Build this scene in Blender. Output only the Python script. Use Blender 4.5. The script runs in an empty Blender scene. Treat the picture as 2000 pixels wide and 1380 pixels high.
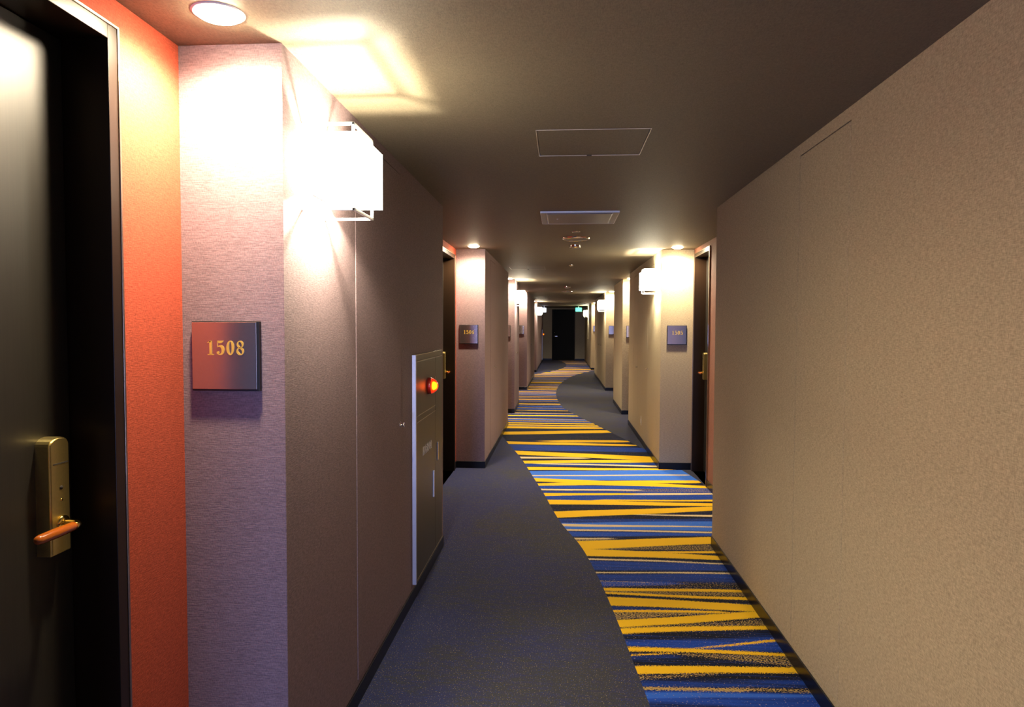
import bpy, bmesh, math, random
import numpy as np
from mathutils import Vector, Matrix
R = math.radians
scn = bpy.context.scene

# ---------------- camera ----------------
def set_camera():
    yaw, pitch, roll, f, h = .0720, .0407, .0037, 1325.38, 1.5675
    fw = Vector((-math.sin(yaw), math.cos(yaw), 0)); rt = Vector((math.cos(yaw), math.sin(yaw), 0))
    f2 = fw*math.cos(pitch) + Vector((0, 0, -1))*math.sin(pitch); up = rt.cross(f2)
    r = rt*math.cos(roll) + up*math.sin(roll); u = up*math.cos(roll) - rt*math.sin(roll)
    cam = bpy.data.cameras.new('camera'); ob = bpy.data.objects.new('camera', cam); scn.collection.objects.link(ob)
    M = Matrix((r, u, -f2)).transposed().to_4x4(); M.translation = (0, 0, h); ob.matrix_world = M
    cam.sensor_fit = 'HORIZONTAL'; cam.sensor_width = 36; cam.lens = f*36/2000; cam.clip_start = .05; cam.clip_end = 100
    scn.camera = ob
set_camera()

# ---------------- light, world, exposure ----------------
scn.view_settings.view_transform = 'Standard'; scn.view_settings.look = 'None'
scn.view_settings.gamma = 1; scn.view_settings.use_curve_mapping = False
scn.view_settings.exposure = 0.0
w = bpy.data.worlds.new('world'); scn.world = w; w.use_nodes = True
w.node_tree.nodes['Background'].inputs[0].default_value = (.45, .6, 1, 1)
w.node_tree.nodes['Background'].inputs[1].default_value = .6
P_DOWN, P_UP, P_DAY = 150.0, 75.0, 320.0     # downlight, wall lamp bulb, daylight at the back window (W)
S_SHADE, S_LENS = 26.0, 220.0
WARM, WARM_S, DAY = (1, .82, .57), (1, .90, .66), (.34, .45, 1)
try:
    scn.cycles.sample_clamp_indirect = 4; scn.cycles.max_bounces = 8; scn.cycles.diffuse_bounces = 5
    scn.cycles.caustics_reflective = False; scn.cycles.caustics_refractive = False
except Exception: pass
def lamp(name, kind, loc, power, col, parent=None, **kw):
    l = bpy.data.lights.new(name, kind); l.energy = power; l.color = col
    for k, v in kw.items(): setattr(l, k, v)
    o = bpy.data.objects.new(name, l); o.location = loc; scn.collection.objects.link(o)
    if parent: o.parent = parent; o.location = Vector(loc) - parent.location
    return o
_d = lamp('daylight', 'AREA', (-.42, -5.9, .85), P_DAY, DAY, shape='RECTANGLE', size=.62, size_y=1.4)
_d.rotation_euler = (R(90), 0, 0)        # shines towards +Y, down the corridor

# ---------------- materials ----------------
def newmat(name):
    m = bpy.data.materials.new(name); m.use_nodes = True
    return m, m.node_tree, m.node_tree.nodes['Principled BSDF']
def N(nt, t, **kw):
    n = nt.nodes.new(t)
    for k, v in kw.items():
        if isinstance(k, str) and hasattr(n, k): setattr(n, k, v)
    return n
def val(nt, sock, v):
    if isinstance(v, bpy.types.NodeSocket): nt.links.new(v, sock)
    else: sock.default_value = v
def mth(nt, op, a, b=0.0, c=None, clamp=False):
    n = nt.nodes.new('ShaderNodeMath'); n.operation = op; n.use_clamp = clamp
    val(nt, n.inputs[0], a); val(nt, n.inputs[1], b)
    if c is not None: val(nt, n.inputs[2], c)
    return n.outputs[0]
def mix(nt, f, a, b, bt='MIX'):
    n = nt.nodes.new('ShaderNodeMix'); n.data_type = 'RGBA'; n.blend_type = bt
    val(nt, n.inputs[0], f); val(nt, n.inputs[6], a if isinstance(a, bpy.types.NodeSocket) else (*a, 1)); val(nt, n.inputs[7], b if isinstance(b, bpy.types.NodeSocket) else (*b, 1))
    return n.outputs[2]
def noise(nt, vec, scale, stretch=(1, 1, 1), detail=2, rough=.5):
    mp = nt.nodes.new('ShaderNodeMapping'); mp.inputs['Scale'].default_value = stretch
    nt.links.new(vec, mp.inputs[0])
    n = nt.nodes.new('ShaderNodeTexNoise'); n.inputs['Scale'].default_value = scale
    n.inputs['Detail'].default_value = detail; n.inputs['Roughness'].default_value = rough
    nt.links.new(mp.outputs[0], n.inputs[0]); return n.outputs[0]
def plain(name, col, rough=.5, metal=0, spec=.5, emit=None, estr=0, coat=0):
    m, nt, b = newmat(name)
    pos = N(nt, 'ShaderNodeNewGeometry').outputs['Position']
    n = noise(nt, pos, 140, detail=1)
    c = mix(nt, n, tuple(x*.93 for x in col), tuple(min(1, x*1.07) for x in col))
    nt.links.new(c, b.inputs['Base Color'])
    b.inputs['Roughness'].default_value = rough; b.inputs['Metallic'].default_value = metal
    b.inputs['Specular IOR Level'].default_value = spec; b.inputs['Coat Weight'].default_value = coat
    if emit: b.inputs['Emission Color'].default_value = (*emit, 1); b.inputs['Emission Strength'].default_value = estr
    return m
def wallpaper(name, col, tint):
    # woven vinyl: two crossed directions of fine threads, colour flecks, light relief
    m, nt, b = newmat(name)
    pos = N(nt, 'ShaderNodeNewGeometry').outputs['Position']
    v = noise(nt, pos, 1, (420, 420, 110), 2); h = noise(nt, pos, 1, (48, 48, 420), 2)
    t = mth(nt, 'ADD', mth(nt, 'MULTIPLY', v, .5), mth(nt, 'MULTIPLY', h, .5))
    t = mth(nt, 'MULTIPLY_ADD', mth(nt, 'SUBTRACT', t, .5), 3.6, .5, clamp=True)
    fl = noise(nt, pos, 280, detail=1)
    c = mix(nt, t, tuple(x*.66 for x in col), tuple(min(1, x*1.30) for x in col))
    c = mix(nt, mth(nt, 'MULTIPLY', fl, .35), c, tint)
    nt.links.new(c, b.inputs['Base Color'])
    b.inputs['Roughness'].default_value = .75; b.inputs['Specular IOR Level'].default_value = .25
    bp = N(nt, 'ShaderNodeBump'); bp.inputs['Strength'].default_value = .25; bp.inputs['Distance'].default_value = .0012
    nt.links.new(t, bp.inputs['Height']); nt.links.new(bp.outputs[0], b.inputs['Normal'])
    return m
def ceil_mat():
    m, nt, b = newmat('ceiling_vinyl')
    pos = N(nt, 'ShaderNodeNewGeometry').outputs['Position']
    v = noise(nt, pos, 1, (420, 90, 1), 2); h = noise(nt, pos, 1, (90, 380, 1), 2)
    t = mth(nt, 'MULTIPLY_ADD', mth(nt, 'SUBTRACT', mth(nt, 'ADD', mth(nt, 'MULTIPLY', v, .6), mth(nt, 'MULTIPLY', h, .4)), .5), 2.2, .5, clamp=True)
    c = mix(nt, t, (.100, .082, .056), (.205, .168, .115))
    nt.links.new(c, b.inputs['Base Color'])
    b.inputs['Roughness'].default_value = .6; b.inputs['Specular IOR Level'].default_value = .3
    bp = N(nt, 'ShaderNodeBump'); bp.inputs['Strength'].default_value = .25; bp.inputs['Distance'].default_value = .0012
    nt.links.new(t, bp.inputs['Height']); nt.links.new(bp.outputs[0], b.inputs['Normal'])
    return m
M = {}
M['wall_l'] = wallpaper('wallpaper_mauve', (.240, .168, .172), (.20, .135, .17))
M['wall_r'] = wallpaper('wallpaper_tan', (.455, .372, .240), (.42, .32, .21))
M['red_dull'] = wallpaper('wallpaper_dull_red', (.34, .15, .10), (.30, .14, .11))
M['red'] = wallpaper('wallpaper_red', (.50, .088, .045), (.42, .08, .055))
M['ceil'] = ceil_mat()
M['base'] = plain('black_skirting', (.006, .006, .010), .3, spec=.25)
def wood_dark():
    m, nt, b = newmat('dark_wood_door')
    pos = N(nt, 'ShaderNodeNewGeometry').outputs['Position']
    g = noise(nt, pos, 1, (260, 260, 6), 3)
    c = mix(nt, g, (.006, .005, .0035), (.020, .016, .011))
    nt.links.new(c, b.inputs['Base Color']); b.inputs['Roughness'].default_value = .48; b.inputs['Specular IOR Level'].default_value = .62
    return m
M['leaf'] = wood_dark()
M['frame'] = plain('brown_lacquer', (.020, .010, .005), .33, spec=.35)
M['trim'] = plain('brushed_edge', (.42, .33, .25), .3, 1)
M['brass'] = plain('satin_brass', (.74, .60, .24), .34, 1)
M['pbrass'] = plain('polished_brass', (.95, .66, .18), .15, 1)
M['grip'] = plain('amber_wood_grip', (.36, .085, .008), .18, coat=.5)
M['black'] = plain('black_plastic', (.01, .01, .012), .35)
M['steel'] = plain('brushed_steel', (.60, .58, .58), .25, 1)
M['chrome'] = plain('chrome', (.85, .85, .85), .12, 1)
M['gold'] = plain('gold_numeral', (.95, .62, .12), .35, .6)
M['white'] = plain('white_enamel', (.8, .8, .78), .35)
M['grille'] = plain('grey_enamel', (.20, .185, .19), .3, .3)
M['cab'] = plain('cabinet_paint', (.066, .055, .038), .42)
M['cabside'] = plain('cabinet_edge', (.50, .50, .58), .35, .5)  # pale blue imitates daylight reflected on the cabinet's side; one handle shares it
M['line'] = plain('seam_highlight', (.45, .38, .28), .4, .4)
M['print'] = plain('pale_print', (.62, .58, .52), .6)
M['dark'] = plain('groove_dark', (.03, .022, .018), .8)
M['shade'] = plain('lit_shade', (.9, .88, .82), .6, emit=WARM_S, estr=S_SHADE)
M['lens'] = plain('lit_lens', (.9, .9, .85), .6, emit=(1, .84, .55), estr=S_LENS)
M['red_lens'] = plain('red_lamp_lens', (.9, .10, .02), .25, emit=(1, .05, .005), estr=.55, coat=.5)
M['red_lens'].node_tree.nodes['Principled BSDF'].inputs['Transmission Weight'].default_value = .7
M['red_bulb'] = plain('amber_glow', (1, .5, .05), .3, emit=(1, .36, .015), estr=13)
M['red_base'] = plain('red_lamp_base', (.22, .01, .005), .3)
M['green'] = plain('green_sign', (.05, .6, .3), .4, emit=(.08, 1, .5), estr=3)
M['coolw'] = plain('cool_white_panel', (.8, .85, .9), .4, emit=(.72, .78, 1), estr=4)
M['glass'] = plain('window_glass', (.7, .75, .8), .05)

# ---------------- mesh helpers ----------------
def link(name, bm, mat, parent=None, smooth=False):
    me = bpy.data.meshes.new(name); bmesh.ops.recalc_face_normals(bm, faces=bm.faces[:]); bm.to_mesh(me); bm.free()
    for m_ in (mat if isinstance(mat, (list, tuple)) else [mat]): me.materials.append(m_)
    if smooth:
        for p in me.polygons: p.use_smooth = True
    o = bpy.data.objects.new(name, me); scn.collection.objects.link(o)
    if parent is not None:
        o.parent = parent
        off = world_of(parent); me.transform(Matrix.Translation(-off))
    return o
def world_of(o):
    v = Vector((0, 0, 0))
    while o is not None: v += o.location; o = o.parent
    return v
def empty(name, loc, label, cat, group=None):
    o = bpy.data.objects.new(name, None); o.location = loc; o.empty_display_size = .1; scn.collection.objects.link(o)
    o['label'] = label; o['category'] = cat
    if group: o['group'] = group
    return o
def box(bm, x0, x1, y0, y1, z0, z1, bev=0, seg=2):
    v = [bm.verts.new((x, y, z)) for x in (x0, x1) for y in (y0, y1) for z in (z0, z1)]
    fs = [bm.faces.new([v[i] for i in q]) for q in ((0, 1, 3, 2), (4, 6, 7, 5), (0, 4, 5, 1), (2, 3, 7, 6), (0, 2, 6, 4), (1, 5, 7, 3))]
    if bev:
        es = list({e for f_ in fs for e in f_.edges})
        bmesh.ops.bevel(bm, geom=es, offset=bev, segments=seg, affect='EDGES', profile=.5)
def boxo(name, x0, x1, y0, y1, z0, z1, mat, parent=None, bev=.0015, seg=2):
    bm = bmesh.new(); box(bm, min(x0, x1), max(x0, x1), min(y0, y1), max(y0, y1), min(z0, z1), max(z0, z1), bev, seg)
    return link(name, bm, mat, parent)
def lathe(bm, prof, mtx, n=28):
    rings = []
    for r, h in prof:
        rings.append([bm.verts.new(mtx @ Vector((r*math.cos(2*math.pi*k/n), r*math.sin(2*math.pi*k/n), h))) for k in range(n)] if r > 1e-6 else [bm.verts.new(mtx @ Vector((0, 0, h)))])
    for a, b in zip(rings, rings[1:]):
        for k in range(n):
            k2 = (k+1) % n
            if len(a) == 1 and len(b) == 1: continue
            if len(a) == 1: bm.faces.new((a[0], b[k], b[k2]))
            elif len(b) == 1: bm.faces.new((a[k], b[0], a[k2]))
            else: bm.faces.new((a[k], b[k], b[k2], a[k2]))
def latheo(name, prof, loc, axis, mat, parent=None, n=28):
    bm = bmesh.new(); q = Vector((0, 0, 1)).rotation_difference(Vector(axis)).to_matrix().to_4x4()
    q.translation = loc; lathe(bm, prof, q, n); return link(name, bm, mat, parent, True)
def tube(bm, pts, rad, n=14):
    pts = [Vector(p) for p in pts]; rads = rad if isinstance(rad, (list, tuple)) else [rad]*len(pts); rings = []
    for i, p in enumerate(pts):
        t = (pts[min(i+1, len(pts)-1)] - pts[max(i-1, 0)]).normalized()
        a = t.cross(Vector((0, 0, 1)) if abs(t.z) < .9 else Vector((1, 0, 0))).normalized(); b = t.cross(a)
        rings.append([bm.verts.new(p + (a*math.cos(2*math.pi*k/n) + b*math.sin(2*math.pi*k/n))*rads[i]) for k in range(n)])
    for a, b in zip(rings, rings[1:]):
        for k in range(n): bm.faces.new((a[k], a[(k+1) % n], b[(k+1) % n], b[k]))
    bm.faces.new(rings[0][::-1]); bm.faces.new(rings[-1])

H = 2.4
XL, XR, XLr, XRr = -.83, 1.085, -1.148, 1.433
YEND, YBACK = 31.2, -6.0

def grid_wall(name, P, us, vs, holes, depth, mat, ends=None, thick=.2, kind='structure'):
    """A wall face in the plane P(u, v, d) (d = distance behind the face) with rectangular pockets; closed at the back and ends."""
    bm = bmesh.new(); cache = {}
    def V(u, v, d):
        k = (round(u, 5), round(v, 5), round(d, 5))
        if k not in cache: cache[k] = bm.verts.new(P(u, v, d))
        return cache[k]
    U = sorted({*us, *[x for h in holes for x in h[:2]]}); W = sorted({*vs, *[x for h in holes for x in h[2:]]})
    for a, b in zip(U, U[1:]):
        for c, d in zip(W, W[1:]):
            mu, mv = (a+b)/2, (c+d)/2
            if any(h[0] < mu < h[1] and h[2] < mv < h[3] for h in holes): continue
            bm.faces.new((V(a, c, 0), V(b, c, 0), V(b, d, 0), V(a, d, 0)))
    for h in holes:
        q = [(h[0], h[2]), (h[1], h[2]), (h[1], h[3]), (h[0], h[3])]
        hu = [u for u in U if h[0] <= u <= h[1]]; hw = [v for v in W if h[2] <= v <= h[3]]
        for a, b in zip(hu, hu[1:]):
            for v_ in (h[2], h[3]): bm.faces.new((V(a, v_, 0), V(b, v_, 0), V(b, v_, depth), V(a, v_, depth)))
        for c, d in zip(hw, hw[1:]):
            for u_ in (h[0], h[1]): bm.faces.new((V(u_, c, 0), V(u_, d, 0), V(u_, d, depth), V(u_, c, depth)))
        for a, b in zip(hu, hu[1:]):
            for c, d in zip(hw, hw[1:]): bm.faces.new((V(a, c, depth), V(b, c, depth), V(b, d, depth), V(a, d, depth)))
    # ends, top, bottom, back
    for u_ in (U[0], U[-1]):
        for c, d in zip(W, W[1:]): bm.faces.new((V(u_, c, 0), V(u_, d, 0), V(u_, d, thick), V(u_, c, thick)))
    for v_ in (W[0], W[-1]):
        for a, b in zip(U, U[1:]): bm.faces.new((V(a, v_, 0), V(b, v_, 0), V(b, v_, thick), V(a, v_, thick)))
    bm.faces.new((bm.verts.new(P(U[0], W[0], thick)), bm.verts.new(P(U[-1], W[0], thick)), bm.verts.new(P(U[-1], W[-1], thick)), bm.verts.new(P(U[0], W[-1], thick))))
    o = link(name, bm, mat); o['kind'] = kind
    return o
PROJ = .318 + .1      # how far the piers stand in front of the recess wall, plus overlap behind it
door_n = [0]
def service_panel(side, y0, y1, z0, z1, knob_y=None, knob_z=1.053):
    """flush wallpapered service door in its pocket, 3 mm joint all round"""
    door_n[0] += 1
    s = 1 if side == 'L' else -1; X = XL if side == 'L' else XR
    g = .0042
    bm = bmesh.new()
    xa, xb = sorted((X + s*(.002 if side == 'L' else 0), X - s*.0125)); box(bm, xa, xb, y0+g, y1-g, z0+g, z1-g, .0012, 1)
    o = link('door_%d' % door_n[0], bm, M['wall_l'] if side == 'L' else M['wall_r']); o['kind'] = 'structure'
    o['label'] = 'flush service door papered like the wall around it'
    if knob_y is not None:
        latheo('knob', [(0, 0), (.016, 0), (.016, .004), (.007, .006), (.007, .012), (.012, .017), (.012, .021), (0, .023)], (X, knob_y, knob_z), (s, 0, 0), M['chrome'], o, 18)
    return o
def pier(side, y0, y1, panels):
    s = 1 if side == 'L' else -1; X = XL if side == 'L' else XR
    holes = [(p[0], p[1], p[2], p[3]) for p in panels]
    o = grid_wall('wall_left' if side == 'L' else 'wall_right', lambda u, v, d: (X - s*d, u, v), (y0, y1), (0, H), holes, .013,
                  M['wall_l'] if side == 'L' else M['wall_r'], thick=.35)
    for p in panels: service_panel(side, *p)
    # black skirting: a U around the corridor face and both ends
    bm = bmesh.new(); t = .006; hh = .075
    box(bm, min(X, X+s*t), max(X, X+s*t), y0-t, y1+t, 0, hh, .001, 1)
    xr = XLr if side == 'L' else XRr
    for ya, yb in ((y0-t, y0), (y1, y1+t)):
        box(bm, min(X, xr), max(X, xr), ya, yb, 0, hh, .001, 1)
    b = link('baseboard_left' if side == 'L' else 'baseboard_right', bm, M['base']); b['kind'] = 'structure'
    return o

def room_door(side, ya, yb, zt, handle=True, hinge_far=False, sx=None):
    """frame outer edges ya..yb (Y), top zt. Leaf set back in a deep lined reveal."""
    door_n[0] += 1
    s = 1 if side == 'L' else -1; X = XLr if side == 'L' else XRr
    d = bpy.data.objects.new('door_%d' % door_n[0], None); d.location = (X - s*.06, (ya+yb)/2, 0); scn.collection.objects.link(d)
    d['kind'] = 'structure'; d['label'] = 'dark wooden guest room door set back in a brown lacquered frame'
    pr, dep, w_ = .010, .112, .036
    def bx(name, xa, xb, y0, y1, z0, z1, mat, par=d, bev=.0015): return boxo(name, X + s*xa, X + s*xb, y0, y1, z0, z1, mat, par, bev)
    bx('frame_jamb', pr, -dep-.05, yb-w_, yb, 0, zt, M['frame'])
    bx('frame_jamb', pr, -dep-.05, ya, ya+w_, 0, zt, M['frame'])
    bx('frame_head', pr, -dep-.05, ya+w_, yb-w_, zt-w_, zt, M['frame'])
    for a, b, c, e in ((yb-.001, yb+.006, 0, zt+.007), (ya-.006, ya+.001, 0, zt+.007), (ya+.001, yb-.001, zt, zt+.007)):
        bx('edge_trim', pr+.003, -.004, a, b, c, e, M['trim'], d, .001)
    lf = bx('door_leaf', -dep, -dep-.042, ya+w_+.003, yb-w_-.003, .008, zt-w_-.003, M['leaf'], d, .001)
    if handle:
        xl = X - s*dep; y1 = yb-w_-.055; y0 = y1-.066
        bm = bmesh.new()       # escutcheon with domed top
        z0, z1 = 1.005, 1.292; n = 10; prof = [(y0, z0), (y1, z0)]
        for k in range(n+1):
            a = k/n*math.pi; prof.append(((y0+y1)/2 + math.cos(a)*(y1-y0)/2, z1-.02 + math.sin(a)*.02))
        va = [bm.verts.new((xl, y, z)) for y, z in prof]; vb = [bm.verts.new((xl+s*.038, y, z)) for y, z in prof]
        bm.faces.new(va); top = bm.faces.new(vb)
        for k in range(len(prof)): bm.faces.new((va[k], va[(k+1) % len(prof)], vb[(k+1) % len(prof)], vb[k]))
        bmesh.ops.bevel(bm, geom=list(top.edges), offset=.004, segments=3, affect='EDGES')
        hp = link('handle_plate', bm, M['brass'], d)
        xf = xl+s*.038
        boxo('card_slot', xf-s*.002, xf+s*.0008, y0+.010, y1-.006, z1-.066, z1-.063, M['dark'], hp, 0)
        latheo('keyhole', [(0, 0), (.005, 0), (.005, .0012), (0, .0012)], (xf, (y0+y1)/2+.002, z1-.125), (s, 0, 0), M['dark'], hp, 12)
        latheo('indicator', [(0, 0), (.003, 0), (.003, .0015), (0, .0015)], (xf, (y0+y1)/2+.002, z1-.155), (s, 0, 0), M['pbrass'], hp, 12)
        yc = (y0+y1)/2 + .004; zc = 1.078
        bm = bmesh.new(); pts = [(xf-s*.002, yc, zc), (xf+s*.014, yc, zc), (xf+s*.03, yc, zc)]
        for k in range(1, 7):
            a = k/6*math.pi/2; pts.append((xf+s*(.03+.014*math.sin(a)), yc-.014*(1-math.cos(a)), zc))
        pts.append((xf+s*.044, yc-.022, zc)); tube(bm, pts, .0095)
        lathe(bm, [(0, 0), (.02, 0), (.02, .004), (.012, .006), (0, .006)], Matrix.Translation((xf, yc, zc)) @ Vector((0, 0, 1)).rotation_difference(Vector((s, 0, 0))).to_matrix().to_4x4(), 20)
        lv = link('lever', bm, M['pbrass'], d, True)
        bm = bmesh.new(); L_ = .125; y_s = yc-.016
        tube(bm, [(xf+s*.044, y_s-L_*t, zc) for t in (0, .03, .1, .5, .9, .97, 1)], [.008, .0105, .0115, .0125, .0115, .009, .004])
        link('lever_grip', bm, M['grip'], lv, True)['label'] = 'amber wooden grip'
    return d
def recess(side, y0, y1, door=None, handle=True, zt=2.32):
    s = 1 if side == 'L' else -1; X = XLr if side == 'L' else XRr
    holes = [(door[0]+.004, door[1]-.004, 0, zt-.004)] if door else []
    o = grid_wall('wall_left' if side == 'L' else 'wall_right', lambda u, v, d: (X - s*d, u, v), (y0, y1), (0, H), holes, .17, M['red'] if side == 'L' else M['red_dull'], thick=.25)
    if door: room_door(side, door[0], door[1], zt, handle)
    bm = bmesh.new(); t = .006
    segs = [(y0, door[0]-.01), (door[1]+.01, y1)] if door else [(y0, y1)]
    for a, b in segs:
        if b-a > .03: box(bm, min(X, X+s*t), max(X, X+s*t), a, b, 0, .075, .001, 1)
    b = link('baseboard_left' if side == 'L' else 'baseboard_right', bm, M['base']); b['kind'] = 'structure'

# ---------------- ceiling ----------------
HOLES = [(-.114, .376, 2.925, 3.37), (-.742, -.235, 9.62, 10.07)]
grid_wall('ceiling', lambda u, v, d: (u, v, H+d), (-1.5, 1.8), (YBACK-.1, YEND+.1), HOLES, .014, M['ceil'], thick=.1)

# ---------------- walls ----------------
# pier: (start, end, service panels (y0, y1, z0, z1, knob y))
pier('L', -5.95, -.9, [])
pier('L', 1.988, 4.73, [(2.697, 3.478, .095, 2.343, 3.452)])
pier('L', 7.38, 10.66, [(7.95, 8.50, .09, 2.34, 8.46)])
pier('L', 12.134, 13.46, [(12.75, 13.2, .09, 2.34, 12.78, 1.06)])
pier('L', 16.59, 21.28, [(18.3, 19.0, .09, 2.34, 18.95)])
pier('L', 22.99, YEND, [])
pier('R', -5.95, -3.0, [])
pier('R', -.6, 4.882, [(2.672, 3.222, .095, 2.348)])
pier('R', 7.50, 10.94, [(7.99, 8.63, .075, 2.30, 8.60, 1.03), (9.70, 10.25, .075, 2.30, 9.73, .99)])
pier('R', 12.134, 14.10, [])
pier('R', 16.59, 22.11, [(18.0, 18.55, .08, 2.30, 18.5), (19.05, 19.6, .08, 2.30, 19.55)])
pier('R', 24.51, YEND, [(26.2, 26.85, .08, 2.30, 26.8)])
recess('L', -.9, 1.988, (.78, 1.690))
recess('L', 4.73, 7.38, (6.34, 7.248), zt=2.318)
recess('L', 10.66, 12.134, (11.08, 11.95))
recess('L', 13.46, 16.59, (15.5, 16.4))
recess('L', 21.28, 22.99, (21.9, 22.85))
recess('R', -3.0, -.6, None)
recess('R', 4.882, 7.50, (6.69, 7.455), zt=2.34)
recess('R', 10.94, 12.134, (11.1, 11.95))
recess('R', 14.10, 16.59, (15.5, 16.4))
recess('R', 22.11, 24.51, (23.3, 24.3))

# ---------------- back wall with the window daylight comes from ----------------
grid_wall('wall_back', lambda u, v, d: (u, YBACK+.02-d, v), (-1.35, 1.65), (0, H), [(-.76, -.08, .1, 1.62)], .1, M['wall_r'], thick=.15)
wn = bpy.data.objects.new('window_1', None); wn.location = (-.42, YBACK, .1); scn.collection.objects.link(wn); wn['kind'] = 'structure'
boxo('pane', -.72, -.12, YBACK-.05, YBACK-.044, .14, 1.58, M['glass'], wn, 0)
bm = bmesh.new()
for a in ((-.76, -.72, .1, 1.62), (-.12, -.08, .1, 1.62), (-.72, -.12, .1, .14), (-.72, -.12, 1.58, 1.62), (-.72, -.12, .84, .87)):
    box(bm, a[0], a[1], YBACK-.07, YBACK-.03, a[2], a[3], .002, 1)
link('window_frame', bm, M['white'], wn)

# ---------------- end wall and black door ----------------
o = grid_wall('wall_end', lambda u, v, d: (u, YEND+d, v), (-.95, 1.2), (0, H), [(-.415, .64, 0, 2.33)], .12, M['wall_l'], thick=.2)
o.data.materials.clear(); o.data.materials.append(wallpaper('wallpaper_end', (.36, .31, .23), (.32, .26, .22)))
door_n[0] += 1
ed = bpy.data.objects.new('door_%d' % door_n[0], None); ed.location = (.11, YEND, 0); scn.collection.objects.link(ed); ed['kind'] = 'structure'
ed['label'] = 'tall black fire door closing the far end of the corridor'
MB_ = plain('black_door_paint', (.003, .003, .0035), .5, spec=.1)
boxo('door_leaf', -.375, .60, YEND+.03, YEND+.08, .008, 2.29, MB_, ed)
for a in ((-.413, -.378, 0, 2.328), (.603, .638, 0, 2.328), (-.378, .603, 2.293, 2.328)):
    boxo('frame_jamb', a[0], a[1], YEND-.01, YEND+.09, a[2], a[3], MB_, ed)
latheo('door_knob', [(0, 0), (.034, 0), (.034, .008), (.012, .012), (.012, .04), (.03, .05), (.03, .065), (0, .075)], (-.30, YEND+.03, 1.10), (0, -1, 0), M['chrome'], ed, 20)
latheo('deadlock', [(0, 0), (.022, 0), (.022, .01), (0, .012)], (-.30, YEND+.03, 1.27), (0, -1, 0), M['chrome'], ed, 18)
boxo('lever', -.27, -.16, YEND-.03, YEND-.015, 1.09, 1.11, M['steel'], ed)
bm = bmesh.new(); box(bm, -.82, -.42, YEND-.006, YEND, 0, .075, .001, 1); box(bm, .645, 1.075, YEND-.006, YEND, 0, .075, .001, 1)
b = link('baseboard_end', bm, M['base']); b['kind'] = 'structure'

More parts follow.
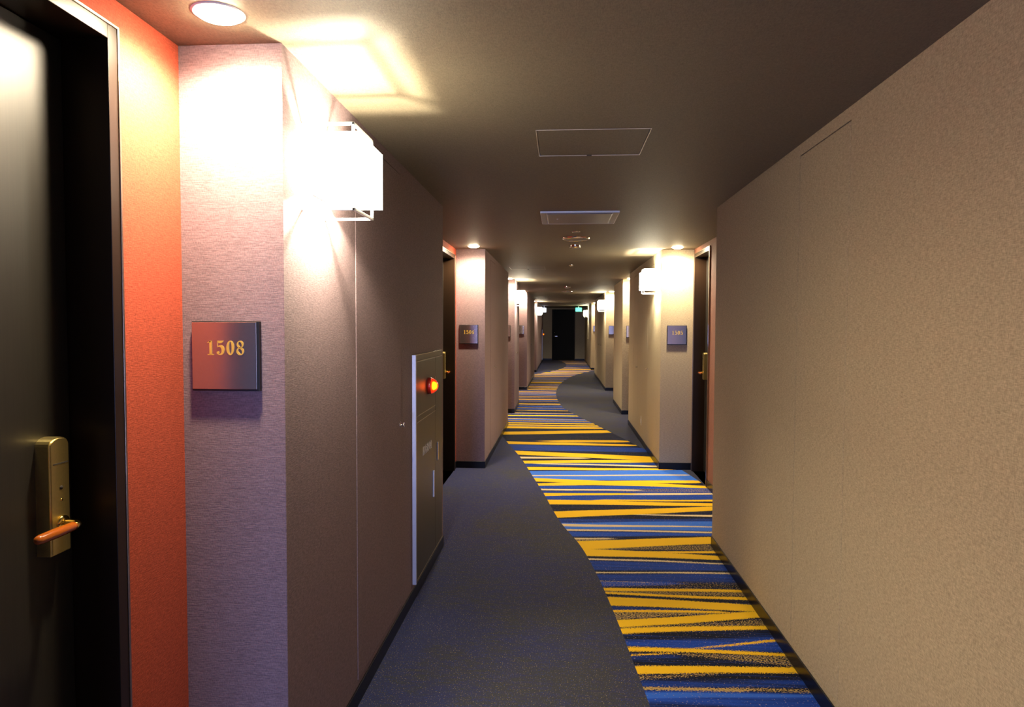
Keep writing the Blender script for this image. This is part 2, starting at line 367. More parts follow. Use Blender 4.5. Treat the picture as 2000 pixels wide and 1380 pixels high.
# ---------------- carpet ----------------
STREAKS = [('y',0.328,4.054,4.001,1.091,4.073,4.029,1.0),('y',0.323,3.975,3.941,1.09,3.971,3.921,1.0),('y',0.314,3.908,3.78,1.091,3.865,3.767,1.0),('y',0.303,3.597,3.501,1.092,3.776,3.687,1.0),('y',0.313,3.502,3.43,1.093,3.599,3.551,1.0),('y',0.303,3.726,3.689,0.859,3.763,3.727,1.0),('y',0.324,3.297,3.245,1.09,3.295,3.261,1.0),('y',0.609,3.303,3.291,1.092,3.44,3.406,1.0),('y',0.334,3.221,3.206,0.548,3.263,3.249,1.0),('y',0.34,3.105,3.028,1.089,3.165,3.107,1.0),('m',0.325,4.01,3.967,1.104,4.031,3.971,0.45),('m',0.298,3.697,3.596,0.857,3.749,3.719,0.5),('m',0.404,3.512,3.504,1.095,3.682,3.597,0.4),('m',0.334,4.145,4.054,1.101,4.19,4.08,0.2),('m',0.534,3.245,3.228,1.095,3.263,3.164,0.45),('m',0.334,3.028,2.984,0.708,3.073,3.053,0.4),('m',0.387,2.924,2.897,0.775,2.953,2.921,0.75),('m',0.775,2.953,2.921,1.089,2.969,2.936,0.5),('b',0.329,3.364,3.297,1.069,3.462,3.303,0.8),('b',0.343,4.279,4.145,1.099,4.332,4.187,0.6),('b',0.343,3.211,3.18,0.53,3.228,3.2,0.5),('b',0.363,2.982,2.93,1.082,3.035,2.967,0.55),('b',0.37,2.894,2.814,1.099,2.943,2.893,1.1),('b',0.385,2.799,2.772,1.086,2.863,2.826,0.4),('b',0.305,3.775,3.689,0.802,3.775,3.752,0.5),('y',-0.143,6.317,6.213,0.613,6.383,6.323,1.0),('c',0.613,6.383,6.33,1.434,6.455,6.402,1.0),('y',-0.096,6.093,5.925,1.356,6.082,5.987,1.0),('y',0.425,6.129,6.08,1.387,6.213,6.147,1.0),('y',-0.028,5.701,5.499,1.327,5.972,5.836,1.0),('c',0.624,5.672,5.649,1.276,5.711,5.644,1.0),('c',0.04,5.348,5.274,1.199,5.372,5.34,0.6),('c',0.06,5.21,5.163,1.168,5.238,5.195,1.0),('y',0.156,4.929,4.733,1.124,5.098,4.934,1.0),('y',0.116,4.862,4.759,0.41,4.972,4.824,1.0),('y',0.139,4.762,4.603,1.091,4.683,4.593,1.0),('y',0.524,4.734,4.705,1.079,4.781,4.726,1.0),('c',0.092,4.999,4.955,0.35,5.01,4.977,0.7),('m',0.204,4.757,4.731,1.09,4.924,4.79,0.4),('m',0.105,4.967,4.861,0.348,4.983,4.934,0.5),('c',0.16,4.562,4.525,1.083,4.54,4.513,1.0),('c',0.193,4.313,4.284,1.062,4.356,4.328,1.0),('c',0.237,4.155,4.14,0.528,4.145,4.137,0.7),('m',0.29,4.118,4.058,1.018,4.193,4.117,0.22),('b',-0.133,6.265,6.104,1.409,6.402,6.222,0.6),('b',0.026,5.49,5.373,1.242,5.594,5.514,0.5),('b',0.033,5.386,5.2,1.204,5.527,5.238,1.3),('b',0.067,5.156,5.019,1.155,5.19,5.121,0.9),('b',0.168,4.521,4.327,1.075,4.505,4.385,0.65),('b',0.196,4.265,4.201,1.051,4.319,4.271,0.6),('b',0.217,4.149,4.045,0.628,4.176,4.1,0.9),('y',-0.806,10.539,10.317,0.47,10.551,10.363,1.0),('y',-0.807,9.974,9.697,0.567,10.255,9.974,1.0),('y',-0.756,9.149,8.931,0.802,9.068,8.929,1.0),('y',0.081,9.316,9.126,0.732,9.378,9.186,1.0),('y',-0.591,8.468,8.217,1.078,8.234,7.968,1.0),('y',-0.449,7.843,7.67,1.121,8.038,7.878,1.0),('c',-0.15,7.721,7.66,1.103,7.702,7.607,1.0),('y',-0.37,7.486,7.329,1.08,7.537,7.447,1.0),('y',-0.266,6.958,6.803,0.386,6.884,6.728,1.0),('y',-0.214,6.722,6.612,0.384,6.86,6.691,1.0),('y',0.385,6.879,6.691,1.385,6.763,6.649,1.0),('y',0.386,6.879,6.742,1.321,6.982,6.856,1.0),('c',-0.177,6.5,6.431,0.676,6.532,6.48,1.0),('y',-0.142,6.333,6.22,0.459,6.353,6.288,1.0),('c',0.459,6.353,6.296,1.406,6.453,6.394,1.0),('c',-0.306,7.077,7.026,1.254,7.248,7.195,0.7),('c',-0.504,8.087,7.968,0.199,8.084,8.005,0.6),('b',-0.318,7.282,6.847,1.368,7.494,6.966,1.3),('b',-0.63,8.908,8.488,0.881,8.835,8.493,0.6),('b',-0.416,7.708,7.5,1.121,7.862,7.714,0.6),('b',-0.19,6.623,6.49,1.42,6.766,6.586,0.8),('b',-0.113,6.411,6.307,1.438,6.591,6.453,0.6),('b',-0.108,6.226,6.052,1.399,6.379,6.219,0.7),('m',0.675,6.567,6.437,1.394,6.63,6.479,0.3),]
EL = [(-6, .1), (-2, .3), (1, .40), (2.0, .395), (2.771, .377), (3.108, .350), (3.598, .308), (4.269, .234), (4.872, .136), (5.239, .04), (6.369, -.163), (6.9, -.262), (7.961, -.46), (9.277, -.76), (10.5, -1.0), (12, -1.25), (17, -1.4), (20.5, -1.1), (21.644, -.902), (23.433, -.358), (24.886, -.006), (26.2, .17), (27.557, .22), (29.0, .16), (29.919, .06), (31.3, -.13)]
ER = [(-6, 1.5), (1, 1.7), (5, 1.6), (6.4, 1.47), (6.9, 1.415), (7.544, 1.315), (8.334, 1.159), (9.152, .965), (10.013, .76), (11.051, .50), (12.116, .235), (12.8, .09), (13.971, -.035), (15.309, -.10), (17.081, -.085), (18.628, .01), (20.495, .235), (22.294, .585), (23.607, 1.0), (25, 1.4), (31.3, 1.6)]
def interp(tab, y):
    ys = np.array([t[0] for t in tab]); xs = np.array([t[1] for t in tab])
    y = np.asarray(y, float); m = np.gradient(xs, ys)      # smooth cubic through the points
    i = np.clip(np.searchsorted(ys, y)-1, 0, len(ys)-2); h = ys[i+1]-ys[i]; t = np.clip((y-ys[i])/h, 0, 1)
    return ((1+2*t)*(1-t)**2)*xs[i] + (t*(1-t)**2)*h*m[i] + (t*t*(3-2*t))*xs[i+1] + (t*t*(t-1))*h*m[i+1]
def carpet():
    FX0, FX1 = -1.30, 1.60
    rng = random.Random(7)
    S = list(STREAKS)
    def rand_range(y0, y1, gap, th):
        y = y0
        while y < y1:
            g = rng.uniform(.45, 1.5)*gap; w_ = rng.uniform(.35, 1.3)*th; sl = rng.uniform(-.06, .06)*min(1, gap*3)
            k = rng.choices('ycm', (6, 2, 1.2))[0]
            w2 = w_*rng.uniform(.15, 1.2)
            if k == 'c': w_ *= .35; w2 *= .35
            S.append((k, -.9, y+w_/2, y-w_/2, 1.2, y+sl+w2/2, y+sl-w2/2, rng.uniform(.4, .7) if k == 'm' else 1))
            if rng.random() < .75: S.append(('b', -.9, y+g*.9, y+g*.35, 1.2, y+sl+g*.95, y+sl+g*.3, rng.uniform(.3, 1.15)))
            y += g
    rand_range(-5.9, 2.78, .26, .10)
    rand_range(10.45, 14.5, .29, .13)
    rand_range(14.5, YEND, .40, .24)
    ys = np.concatenate([np.arange(YBACK, 2.4, .03), np.arange(2.4, 10.0, .006), np.arange(10.0, 16, .014), np.arange(16, YEND+.03, .03)])
    nY = len(ys); K = 33
    xl = np.clip(interp(EL, ys), FX0+.001, FX1-.004); xr = np.clip(interp(ER, ys), FX0+.004, FX1-.001)
    u = np.linspace(0, 1, K)
    X = xl[:, None]*(1-u) + xr[:, None]*u; Y = np.repeat(ys[:, None], K, 1)
    yel = np.full(X.shape, -.1); cre = np.full(X.shape, -.1); blu = np.zeros(X.shape); mx = np.zeros(X.shape)
    for k, x0, t0, b0, x1, t1, b1, lv in S:
        lo, hi = min(b0, b1, t0, t1)-.15, max(t0, t1, b0, b1)+.15
        r0, r1 = np.searchsorted(ys, (lo, hi))
        if r1 <= r0: continue
        x = X[r0:r1]; y = Y[r0:r1]; t = (x-x0)/(x1-x0); tc = np.clip(t, -.12 if x0 > 0 else 0, 1.1)
        c = (t0+b0)/2 + ((t1+b1)/2-(t0+b0)/2)*tc; hw = abs(t0-b0)/2 + (abs(t1-b1)/2-abs(t0-b0)/2)*np.clip(t, 0, 1)
        c = c + .006*np.sin(x*5.3 + x0*9 + t0*31)
        out = np.maximum(np.maximum(-t-.06, t-1.03), 0)*abs(x1-x0)      # fade past the ends
        sd = hw - np.abs(y-c) - out*.25
        if k == 'y': yel[r0:r1] = np.maximum(yel[r0:r1], sd)
        elif k == 'c': cre[r0:r1] = np.maximum(cre[r0:r1], sd)
        elif k == 'b': blu[r0:r1] = np.maximum(blu[r0:r1], lv*np.clip(sd/.03+.35, 0, 1))
        else: mx[r0:r1] = np.maximum(mx[r0:r1], lv*np.clip(sd/.02+.5, 0, 1))
    nv = nY*(K+2)
    co = np.zeros((nY, K+2, 3)); co[:, 0, 0] = FX0; co[:, K+1, 0] = FX1; co[:, 1:K+1, 0] = X; co[:, :, 1] = ys[:, None]
    idx = np.arange(nv).reshape(nY, K+2)
    q = np.stack([idx[:-1, :-1], idx[:-1, 1:], idx[1:, 1:], idx[1:, :-1]], -1).reshape(-1, 4)
    me = bpy.data.meshes.new('floor'); me.vertices.add(nv); me.vertices.foreach_set('co', co.ravel())
    me.loops.add(q.size); me.loops.foreach_set('vertex_index', q.ravel().astype(np.int32))
    me.polygons.add(len(q)); me.polygons.foreach_set('loop_start', np.arange(0, q.size, 4, dtype=np.int32))
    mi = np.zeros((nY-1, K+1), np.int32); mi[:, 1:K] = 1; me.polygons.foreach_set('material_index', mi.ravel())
    me.update(calc_edges=True)
    for nm, arr in (('yellow', yel), ('cream', cre), ('blue', blu), ('fleck', mx)):
        a = me.attributes.new(nm, 'FLOAT', 'POINT'); full = np.zeros((nY, K+2)); full[:, 1:K+1] = arr; full[:, 0] = arr[:, 0]; full[:, -1] = arr[:, -1]
        a.data.foreach_set('value', full.ravel().astype(np.float32))
    # plain part
    m, nt, b = newmat('carpet_plain')
    pos = N(nt, 'ShaderNodeNewGeometry').outputs['Position']
    big = noise(nt, pos, 1.3, (1, 1, 1), 3, .6); stk = noise(nt, pos, 1, (9, 45, 1), 3, .6); fin = noise(nt, pos, 260, detail=1); spk = noise(nt, pos, 190, detail=0)
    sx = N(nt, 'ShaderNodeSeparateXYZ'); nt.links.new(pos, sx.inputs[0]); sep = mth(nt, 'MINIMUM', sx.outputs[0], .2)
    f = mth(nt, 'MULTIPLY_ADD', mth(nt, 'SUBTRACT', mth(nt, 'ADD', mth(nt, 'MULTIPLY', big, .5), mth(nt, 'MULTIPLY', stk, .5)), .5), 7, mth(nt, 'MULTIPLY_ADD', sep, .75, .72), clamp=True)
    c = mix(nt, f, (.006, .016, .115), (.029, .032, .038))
    c = mix(nt, fin, mix(nt, .55, c, (.02, .02, .03)), mix(nt, .28, c, (.20, .20, .24)))
    g = mth(nt, 'GREATER_THAN', spk, .745); c = mix(nt, mth(nt, 'MULTIPLY', g, .6), c, (.55, .40, .16))
    g2 = mth(nt, 'GREATER_THAN', noise(nt, pos, 150, detail=0), .72); c = mix(nt, mth(nt, 'MULTIPLY', g2, .6), c, (.03, .07, .32))
    nt.links.new(c, b.inputs['Base Color']); b.inputs['Roughness'].default_value = .9; b.inputs['Specular IOR Level'].default_value = .1
    bp = N(nt, 'ShaderNodeBump'); bp.inputs['Strength'].default_value = .4; bp.inputs['Distance'].default_value = .002
    nt.links.new(fin, bp.inputs['Height']); nt.links.new(bp.outputs[0], b.inputs['Normal'])
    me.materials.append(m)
    # striped part
    m, nt, b = newmat('carpet_striped')
    pos = N(nt, 'ShaderNodeNewGeometry').outputs['Position']
    A = lambda n_: (lambda n: (setattr(n, 'attribute_name', n_), n.outputs['Fac'])[1])(nt.nodes.new('ShaderNodeAttribute'))
    fin = noise(nt, pos, 170, (.8, 1, 1), 1, .6); fin2 = noise(nt, pos, 150, (.7, 1, 1), 1, .6); stk = noise(nt, pos, 1, (1.6, 60, 1), 3, .65)
    bl = mth(nt, 'ADD', A('blue'), mth(nt, 'MULTIPLY', mth(nt, 'SUBTRACT', stk, .5), 1.5)); bl = mth(nt, 'ADD', bl, mth(nt, 'MULTIPLY', mth(nt, 'SUBTRACT', fin2, .5), .5), clamp=True)
    c = mix(nt, bl, (.008, .010, .022), (.016, .075, .48))
    hi = mth(nt, 'MULTIPLY', mth(nt, 'SUBTRACT', A('blue'), .85, clamp=True), 1.6); c = mix(nt, hi, c, (.06, .22, .85))
    fk = mth(nt, 'GREATER_THAN', mth(nt, 'ADD', fin2, mth(nt, 'MULTIPLY', A('fleck'), .42)), .70); c = mix(nt, mth(nt, 'MULTIPLY', fk, .8), c, (.62, .42, .14))
    def mask(att, amp, soft):
        v = mth(nt, 'ADD', A(att), mth(nt, 'MULTIPLY', mth(nt, 'SUBTRACT', fin, .5), amp)); v = mth(nt, 'ADD', v, mth(nt, 'MULTIPLY', mth(nt, 'SUBTRACT', stk, .5), .02))
        return mth(nt, 'MULTIPLY', v, 1/soft, clamp=True)
    c = mix(nt, mask('cream', .05, .006), c, (.78, .62, .36))
    c = mix(nt, mask('yellow', .05, .006), c, (.96, .57, .02))
    nt.links.new(c, b.inputs['Base Color']); b.inputs['Roughness'].default_value = .9; b.inputs['Specular IOR Level'].default_value = .1
    me.materials.append(m)
    o = bpy.data.objects.new('floor', me); scn.collection.objects.link(o); o['kind'] = 'structure'
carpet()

# ---------------- wall lamps ----------------
def sconce(side, y0, label):
    s = 1 if side == 'L' else -1; X = XL if side == 'L' else XR
    x1 = X + s*.19; L_ = .30; z0, z1 = 1.98, 2.175; y1 = y0+L_
    e = empty('wall_lamp', (X, y0+L_/2, z0), label, 'lamp', 'box wall lamps along the corridor')
    bm = bmesh.new(); t = .003                                  # shade: open top and bottom
    box(bm, min(X+s*.004, x1), max(X+s*.004, x1), y0, y0+t, z0, z1); box(bm, min(X+s*.004, x1), max(X+s*.004, x1), y1-t, y1, z0, z1)
    box(bm, min(x1, x1-s*t), max(x1, x1-s*t), y0+t, y1-t, z0, z1)
    link('lamp_shade', bm, M['shade'], e)
    bm = bmesh.new(); r = .0045                                 # wire cage showing above and below the shade
    fy0, fy1, fx = y0+.03, y1-.06, x1-s*.022
    for z in (1.938, 2.207):
        tubes = [((X, fy0), (fx, fy0)), ((fx, fy0), (fx, fy1)), ((fx, fy1), (X, fy1))]
        for (a, b), (c, d) in tubes:
            box(bm, min(a, c)-r, max(a, c)+r, min(b, d)-r, max(b, d)+r, z-r, z+r, .001, 1)
    for fx_, fy in ((fx, fy0), (fx, fy1)): box(bm, fx_-r, fx_+r, fy-r, fy+r, 1.938, 2.207, .001, 1)
    link('lamp_frame', bm, M['white'], e)
    boxo('backplate', X, X+s*.006, y0+.06, y1-.06, z0+.02, z1-.02, M['white'], e)
    boxo('bulb_holder', X+s*.006, X+s*.05, (y0+y1)/2-.018, (y0+y1)/2+.018, 2.06, 2.09, M['white'], e)
    l = lamp('bulb_light', 'POINT', (X+s*.095, (y0+y1)/2, 2.045), P_UP, WARM_S, e, shadow_soft_size=.022)
sconce('L', 2.11, 'glowing white box lamp on the wall beside the 1508 plate, nearest to the viewer')
sconce('L', 12.25, 'glowing box lamp on the pier just past the second recess of the mauve side')
sconce('L', 23.12, 'glowing box lamp farthest down the mauve side, near the black end door')
sconce('R', 7.63, 'glowing box lamp on the tan side, nearest of that side to the viewer')
sconce('R', 16.72, 'glowing box lamp on the tan side, second one down the corridor')
sconce('R', 27.3, 'glowing box lamp on the tan side, last before the green sign')

# ---------------- downlights ----------------
def downlight(x, y, label):
    e = empty('downlight', (x, y, H), label, 'light', 'recessed ceiling downlights')
    latheo('trim_ring', [(.056, 0), (.058, -.004), (.066, -.003), (.069, 0)], (x, y, H), (0, 0, 1), M['white'], e, 36)
    latheo('lens', [(.0565, 0), (.052, -.010), (.032, -.017), (0, -.020)], (x, y, H), (0, 0, 1), M['lens'], e, 36)
    a = lamp('lens_light', 'SPOT', (x, y, H-.024), P_DOWN, WARM, e, shadow_soft_size=.04, spot_size=R(172), spot_blend=.6)
downlight(-.92, 1.79, 'round ceiling downlight in front of the wall with the 1508 plate')
downlight(-.917, 7.09, 'round ceiling downlight above the second number plate of the mauve side')
downlight(1.215, 7.27, 'round ceiling downlight above the nearest number plate of the tan side')
downlight(-.907, 11.90, 'round ceiling downlight above the third number plate of the mauve side')
downlight(1.20, 11.95, 'round ceiling downlight above the second number plate of the tan side')
downlight(-.92, 16.38, 'round ceiling downlight above the fourth number plate of the mauve side')
downlight(1.20, 16.38, 'round ceiling downlight above the third number plate of the tan side')
downlight(-.92, 22.75, 'round ceiling downlight at the farthest recess of the mauve side')
downlight(1.20, 24.27, 'round ceiling downlight at the farthest recess of the tan side')

# ---------------- number plates ----------------
def ribbon(bm, pts, ws, T):
    va = []
    pts = [Vector(p) for p in pts]
    for i, p in enumerate(pts):
        t = (pts[min(i+1, len(pts)-1)]-pts[max(i-1, 0)]).normalized(); n = Vector((-t.y, t.x))*ws[i]/2; va.append((p+n, p-n))
    poly([a for a, b in va] + [b for a, b in va][::-1], bm, T)
def poly(pts, bm, T):
    # pts may be non-convex ribbons: build as quad strip
    h = len(pts)//2; A, B = pts[:h], pts[h:][::-1]
    d = .004
    fa = [bm.verts.new(T(p.x, p.y, d)) for p in A]; fb = [bm.verts.new(T(p.x, p.y, d)) for p in B]
    ga = [bm.verts.new(T(p.x, p.y, 0)) for p in A]; gb = [bm.verts.new(T(p.x, p.y, 0)) for p in B]
    for i in range(h-1):
        bm.faces.new((fa[i], fa[i+1], fb[i+1], fb[i])); bm.faces.new((ga[i], ga[i+1], fa[i+1], fa[i])); bm.faces.new((gb[i], gb[i+1], fb[i+1], fb[i]))
    for i in (0, h-1): bm.faces.new((ga[i], fa[i], fb[i], gb[i]))
def bezpts(P, n=14):
    out = []
    for i in range(0, len(P)-1, 3):
        a, b, c, d = [Vector(p) for p in P[i:i+4]]
        for k in range(n + (1 if i+3 >= len(P)-1 else 0)):
            t = k/n; out.append(a*(1-t)**3 + b*3*t*(1-t)**2 + c*3*t*t*(1-t) + d*t**3)
    return out
def ring(bm, T, cx, cy, ro, ri, rot=0, n=32, ox=0):
    A = []; B = []
    for k in range(n+1):
        a = 2*math.pi*k/n; A.append(Vector((cx+ro[0]*math.cos(a), cy+ro[1]*math.sin(a))))
        x, y = ri[0]*math.cos(a), ri[1]*math.sin(a); B.append(Vector((cx+ox+x*math.cos(rot)-y*math.sin(rot), cy+x*math.sin(rot)+y*math.cos(rot))))
    poly(A + B[::-1], bm, T)
def blob(bm, T, cx, cy, r): ring(bm, T, cx, cy, (r, r), (r*.02, r*.02), n=16)
def digit(bm, ch, T):
    if ch == '1':
        ribbon(bm, [(.36, .04), (.36, .5), (.36, .93), (.36, 1.0)], [.19, .19, .19, .17], T)
        ribbon(bm, [(.08, .86), (.2, .885), (.36, .96)], [.035, .05, .10], T); ribbon(bm, [(.12, .02), (.36, .035), (.60, .02)], [.04, .07, .04], T)
    elif ch == '0': ring(bm, T, .36, .5, (.31, .51), (.105, .445))
    elif ch == '8':
        ring(bm, T, .36, .745, (.265, .262), (.12, .20), .35); ring(bm, T, .36, .265, (.30, .275), (.13, .205), .55)
    elif ch == '5':
        ribbon(bm, [(.12, .95), (.25, .915), (.4, .92), (.52, .95), (.58, 1.0)], [.10, .17, .17, .12, .03], T)
        ribbon(bm, [(.13, 1.0), (.125, .8), (.12, .56)], [.04, .035, .04], T)
        p = bezpts([(.12, .55), (.2, .66), (.56, .70), (.56, .32), (.56, .05), (.3, -.02), (.13, .07)])
        n = len(p); ribbon(bm, p, [.035 + .185*math.sin(math.pi*min(1, i/(n-1)*1.05))**1.6 for i in range(n)], T); blob(bm, T, .155, .16, .095)
    elif ch == '6':
        ring(bm, T, .36, .30, (.29, .31), (.115, .25))
        p = bezpts([(.62, .96), (.35, 1.0), (.1, .75), (.135, .3)]); n = len(p)
        ribbon(bm, p, [.03 + .12*(i/(n-1)) for i in range(n)], T); blob(bm, T, .57, .88, .08)
def number_plate(side, y, text, label, x0=None):
    s = 1 if side == 'L' else -1
    x0 = (-1.112 if side == 'L' else 1.152) if x0 is None else x0
    x1 = x0+.21; z0, z1 = 1.368, 1.578
    e = empty('number_plate', ((x0+x1)/2, y, z0), label, 'sign', 'room number plates')
    boxo('backing', x0, x1, y-.014, y, z0, z1, M['black'], e, .001)
    boxo('face_plate', x0+.003, x1-.007, y-.019, y-.014, z0+.006, z1-.003, M['steel'], e, .001)
    if text:
        bm = bmesh.new(); hh = .044; cw = .0305; x = (x0+x1)/2 - cw*4/2 + .004; zb = z0+.109; hh = .0425
        for ch in text:
            digit(bm, ch, lambda a, b, d, x=x: (x + a*hh*.92, y-.019-d*.5, zb + b*hh)); x += cw
        link('numerals', bm, M['gold'], e)['label'] = 'gold serif numerals'
number_plate('L', 1.988, '1508', 'square steel plate reading 1508 on the nearest column')
number_plate('L', 7.38, '1506', 'square steel number plate on the second column of the mauve side')
number_plate('R', 7.50, '1505', 'square steel number plate on the nearest column of the tan side')
number_plate('L', 12.134, '', 'small steel plate cut off by the wall, third column of the mauve side')
number_plate('R', 12.134, '', 'small dark plate cut off by the wall, second column of the tan side')
number_plate('L', 16.59, '', 'small pale plate on the fourth column of the mauve side')
number_plate('R', 16.59, '', 'small pale plate on the third column of the tan side')
number_plate('R', 24.51, '', 'tiny plate on the farthest column of the tan side')

# ---------------- hydrant cabinets ----------------
def cabinet(y0, y1, label, text=False):
    X = XL; z0, z1 = .10, 1.402; xo = X+.018; k = (y1-y0)/.86
    e = empty('hydrant_cabinet', (X, (y0+y1)/2, z0), label, 'cabinet', 'fire hydrant cabinets')
    boxo('cabinet_frame', X-.0, xo-.004, y0+.0, y1, z0, z1, M['cab'], e, .001)
    boxo('side_strip', X, xo+.004, y0-.004, y0+.014, z0, z1, M['cabside'], e, .001)['label'] = 'cabinet side edge with its daylight sheen painted pale'
    yi = y0+.075*k; ys = y0+.61*k; ye = y1-.006; yq = y0+.025
    boxo('top_band', X+.005, xo, yq, ye, z1-.034, z1-.001, M['line'], e, .001).data.materials[0] = M['cab']
    up = boxo('upper_door', X+.005, xo, yq, ys-.002, 1.053, z1-.040, M['cab'], e, .0015)
    boxo('middle_rail', X+.005, xo-.001, yq, ys-.002, 1.018, 1.049, M['cab'], e, .0015)
    lo = boxo('lower_door', X+.005, xo, yq, ys-.002, z0+.012, 1.014, M['cab'], e, .0015)
    sd = boxo('side_door', X+.005, xo, ys+.002, ye, z0+.012, z1-.040, M['cab'], e, .0015)
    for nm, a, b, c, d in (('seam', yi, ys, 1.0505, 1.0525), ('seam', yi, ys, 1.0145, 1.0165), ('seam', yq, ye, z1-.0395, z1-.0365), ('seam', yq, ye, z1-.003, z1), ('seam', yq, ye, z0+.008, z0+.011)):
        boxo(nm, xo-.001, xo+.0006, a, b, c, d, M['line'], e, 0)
    # handle recess, pull handle, little key latch
    boxo('door_handle', xo, xo+.010, y0+.515*k, y0+.535*k, .47, .642, M['cabside'], lo, .003)
    boxo('door_handle', xo, xo+.006, y0+.545*k, y0+.556*k, .478, .634, M['steel'], lo, .002)
    boxo('pull', xo, xo+.007, y0+.668*k, y0+.690*k, .677, .80, M['steel'], sd, .003)
    boxo('key_latch', xo, xo+.004, ys-.014, ys-.006, 1.205, 1.238, M['steel'], up, .001)
    ln = empty_part('alarm_lamp', (xo, y0+.375*k, 1.198), e)
    c = (xo, y0+.375*k, 1.198)
    latheo('lamp_base', [(0, 0), (.052, 0), (.052, .020), (.050, .022), (0, .022)], c, (1, 0, 0), M['red_base'], ln, 32)
    latheo('lamp_lens', [(.049, .018), (.046, .028), (.039, .040), (.029, .051), (.017, .059), (.007, .062), (0, .063)], c, (1, 0, 0), M['red_lens'], ln, 32)
    latheo('lamp_glow', [(0, .010), (.014, .014), (.019, .026), (.014, .040), (0, .046)], c, (1, 0, 0), M['red_bulb'], ln, 20)
    lamp('alarm_light', 'POINT', (c[0]+.03, c[1]-.075, c[2]), .035, (1, .08, .02), e, shadow_soft_size=.02)
    if text:
        cu = bpy.data.curves.new('lettering', 'FONT'); cu.body = '\u5c4b\u5185\u6d88\u706b\u6813'; cu.size = .062; cu.extrude = .0004; cu.space_character = .98
        to = bpy.data.objects.new('lettering_tmp', cu); scn.collection.objects.link(to)
        bpy.context.view_layer.update()
        me = bpy.data.meshes.new_from_object(to.evaluated_get(bpy.context.evaluated_depsgraph_get())); bpy.data.objects.remove(to)
        if len(me.vertices):
            cs = np.array([v.co[:] for v in me.vertices]); wd = cs[:, 0].max()-cs[:, 0].min(); sc_ = .275/wd
            # text runs along +Y on the face that looks to +X
            me.transform(Matrix(((0, 0, 1, xo+.0006), (sc_, 0, 0, y0+.205*k - cs[:, 0].min()*sc_), (0, .058/.062, 0, .800), (0, 0, 0, 1))))
        me.materials.clear(); me.materials.append(M['print'])
        o = bpy.data.objects.new('lettering', me); scn.collection.objects.link(o); o.parent = lo; me.transform(Matrix.Translation(-world_of(lo)))
    return e
def empty_part(name, loc, parent):
    return parent      # the lamp's pieces hang directly on the cabinet
cabinet(3.742, 4.600, 'dark brown hydrant cabinet in the wall with a glowing red lamp, before the first recess', True)
cabinet(29.7, 30.56, 'tiny distant hydrant cabinet with a red lamp beside the black end door')

# ---------------- ceiling fittings ----------------
def hatch(x0, x1, y0, y1, label, mm):
    e = empty('access_hatch', ((x0+x1)/2, (y0+y1)/2, H), label, 'hatch', 'ceiling access hatches')
    t = .004
    for i, (a, b, c, d) in enumerate(((x0, x1, y0, y0+t), (x0, x1, y1-t, y1), (x0, x0+t, y0+t, y1-t), (x1-t, x1, y0+t, y1-t))):
        boxo('frame_rail', a, b, c, d, H-.0015, H+.012, mm, e, .0005)
    boxo('hatch_panel', x0+.007, x1-.007, y0+.007, y1-.007, H, H+.013, M['ceil'], e, .0008)
    boxo('latch', (x0+x1)/2-.012, (x0+x1)/2+.012, y1-.012, y1-.002, H-.004, H, M['dark'], e, .001)
mtrim = plain('hatch_trim', (.62, .55, .45), .35, .5)
hatch(*HOLES[0], 'square ceiling hatch outlined in thin metal, nearest to the viewer', mtrim)
hatch(*HOLES[1], 'second square ceiling hatch, near the second recess', M['trim'])
x0, x1, y0, y1 = -.153, .413, 4.98, 5.515
e = empty('ceiling_vent', ((x0+x1)/2, (y0+y1)/2, H), 'grey metal ceiling vent panel between the hatch and the round speaker', 'vent')
for a, b, c, d in ((x0, x1, y0, y0+.03), (x0, x1, y1-.03, y1), (x0, x0+.038, y0+.03, y1-.03), (x1-.038, x1, y0+.03, y1-.03)):
    boxo('frame_rail', a, b, c, d, H-.012, H, M['grille'], e, .002)
for a, b, c, d in ((x0-.004, x1+.004, y0-.004, y0), (x0-.004, x1+.004, y1, y1+.004), (x0-.004, x0, y0, y1), (x1, x1+.004, y0, y1)):
    boxo('edge_trim', a, b, c, d, H-.013, H, M['white'], e, 0)
boxo('intake_panel', x0+.046, x1-.046, y0+.036, y1-.036, H-.016, H-.002, M['grille'], e, .003)
for a, b, c, d in ((x0+.040, x0+.044, y0+.03, y1-.03), (x1-.044, x1-.040, y0+.03, y1-.03), (x0+.04, x1-.04, y1-.035, y1-.031)):
    boxo('inner_trim', a, b, c, d, H-.015, H, M['white'], e, 0)
latheo('indicator', [(0, 0), (.008, 0), (.007, -.003), (0, -.004)], (x0+.12, y0+.25, H-.016), (0, 0, 1), M['white'], e, 14)

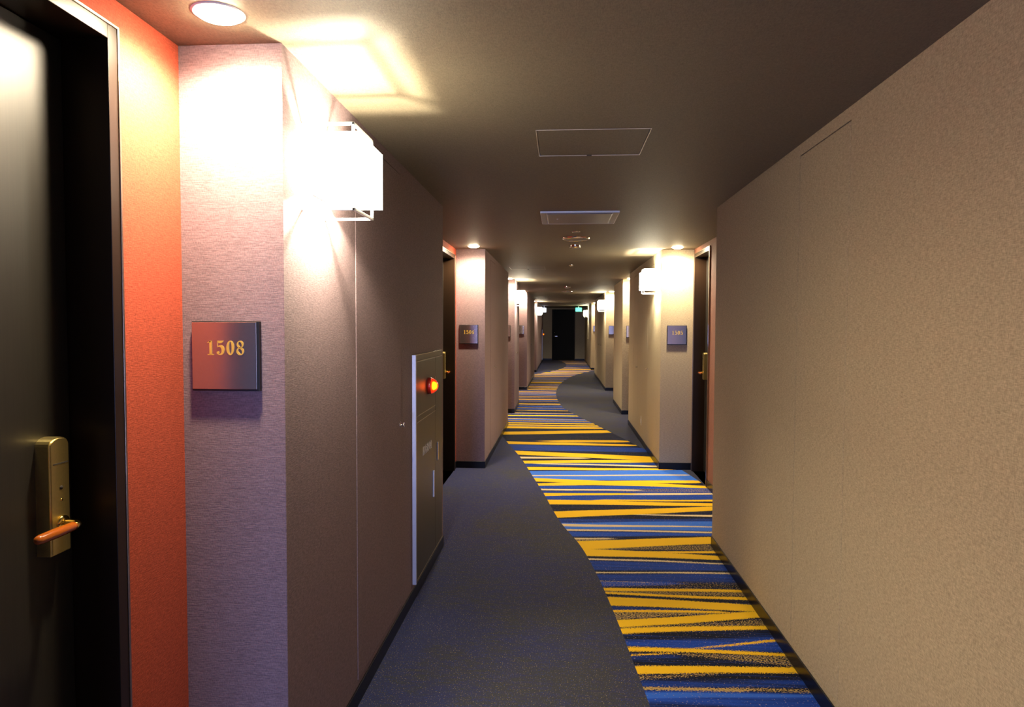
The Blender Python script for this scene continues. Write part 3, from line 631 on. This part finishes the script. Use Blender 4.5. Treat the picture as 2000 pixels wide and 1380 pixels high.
def disc(name, x, y, r, h, label, cat, mat, grp=None):
    e = empty(name, (x, y, H), label, cat, grp)
    latheo('rim', [(r*.86, -h*.55), (r*.9, -h*.85), (r, -h*.4), (r*1.02, 0)], (x, y, H), (0, 0, 1), M['chrome'], e, 40)
    latheo('cover', [(r*.87, -h*.5), (r*.8, -h*.75), (r*.5, -h*.95), (0, -h)], (x, y, H), (0, 0, 1), mat, e, 40)
disc('ceiling_speaker', .137, 6.49, .128, .022, 'round flat grey ceiling speaker behind the vent panel', 'speaker', M['grille'])
disc('smoke_detector', .14, 7.08, .056, .035, 'small round smoke detector just behind the ceiling speaker', 'detector', M['grille'], 'smoke detectors')
disc('smoke_detector', .12, 14.35, .062, .04, 'small round detector on the distant ceiling past the second hatch', 'detector', M['white'], 'smoke detectors')
disc('ceiling_speaker', .144, 16.48, .13, .022, 'second round ceiling speaker, thin and far along the corridor', 'speaker', M['grille'])
disc('sprinkler', .135, 9.32, .03, .02, 'tiny round sprinkler plate on the ceiling, past the smoke detector', 'sprinkler', M['white'], 'sprinkler plates')
disc('sprinkler', .126, 6.05, .035, .008, 'tiny round sprinkler plate between the vent panel and the speaker', 'sprinkler', M['grille'], 'sprinkler plates')

# ---------------- outlet, exit signs ----------------
e = empty('wall_outlet', (XR, 9.2, .24), 'beige blank outlet plate low on the tan wall', 'outlet')
boxo('cover_plate', XR-.006, XR, 9.165, 9.235, .235, .36, plain('beige_plastic', (.5, .42, .30), .4), e, .002)
boxo('socket', XR-.008, XR-.006, 9.185, 9.215, .27, .325, M['white'], e, .001)
e = empty('exit_sign', (.72, 28.5, 2.28), 'small glowing green exit sign hanging near the far end', 'sign')
boxo('sign_face', .60, .85, 28.47, 28.50, 2.18, 2.33, M['green'], e, .004)
boxo('housing', .59, .86, 28.50, 28.53, 2.17, 2.34, M['white'], e, .004)
boxo('bracket', .70, .75, 28.505, 28.525, 2.34, H, M['white'], e, .002)
e = empty('sign_box', (-.72, 28.5, 2.17), 'small bluish white lit sign box beside the farthest lamp of the mauve side', 'sign')
boxo('lit_face', -.80, -.63, 28.47, 28.50, 2.14, 2.32, M['coolw'], e, .004)
boxo('housing', -.81, -.62, 28.50, 28.54, 2.13, 2.33, M['white'], e, .004)
boxo('bracket', -.74, -.69, 28.51, 28.53, 2.33, H, M['white'], e, .002)
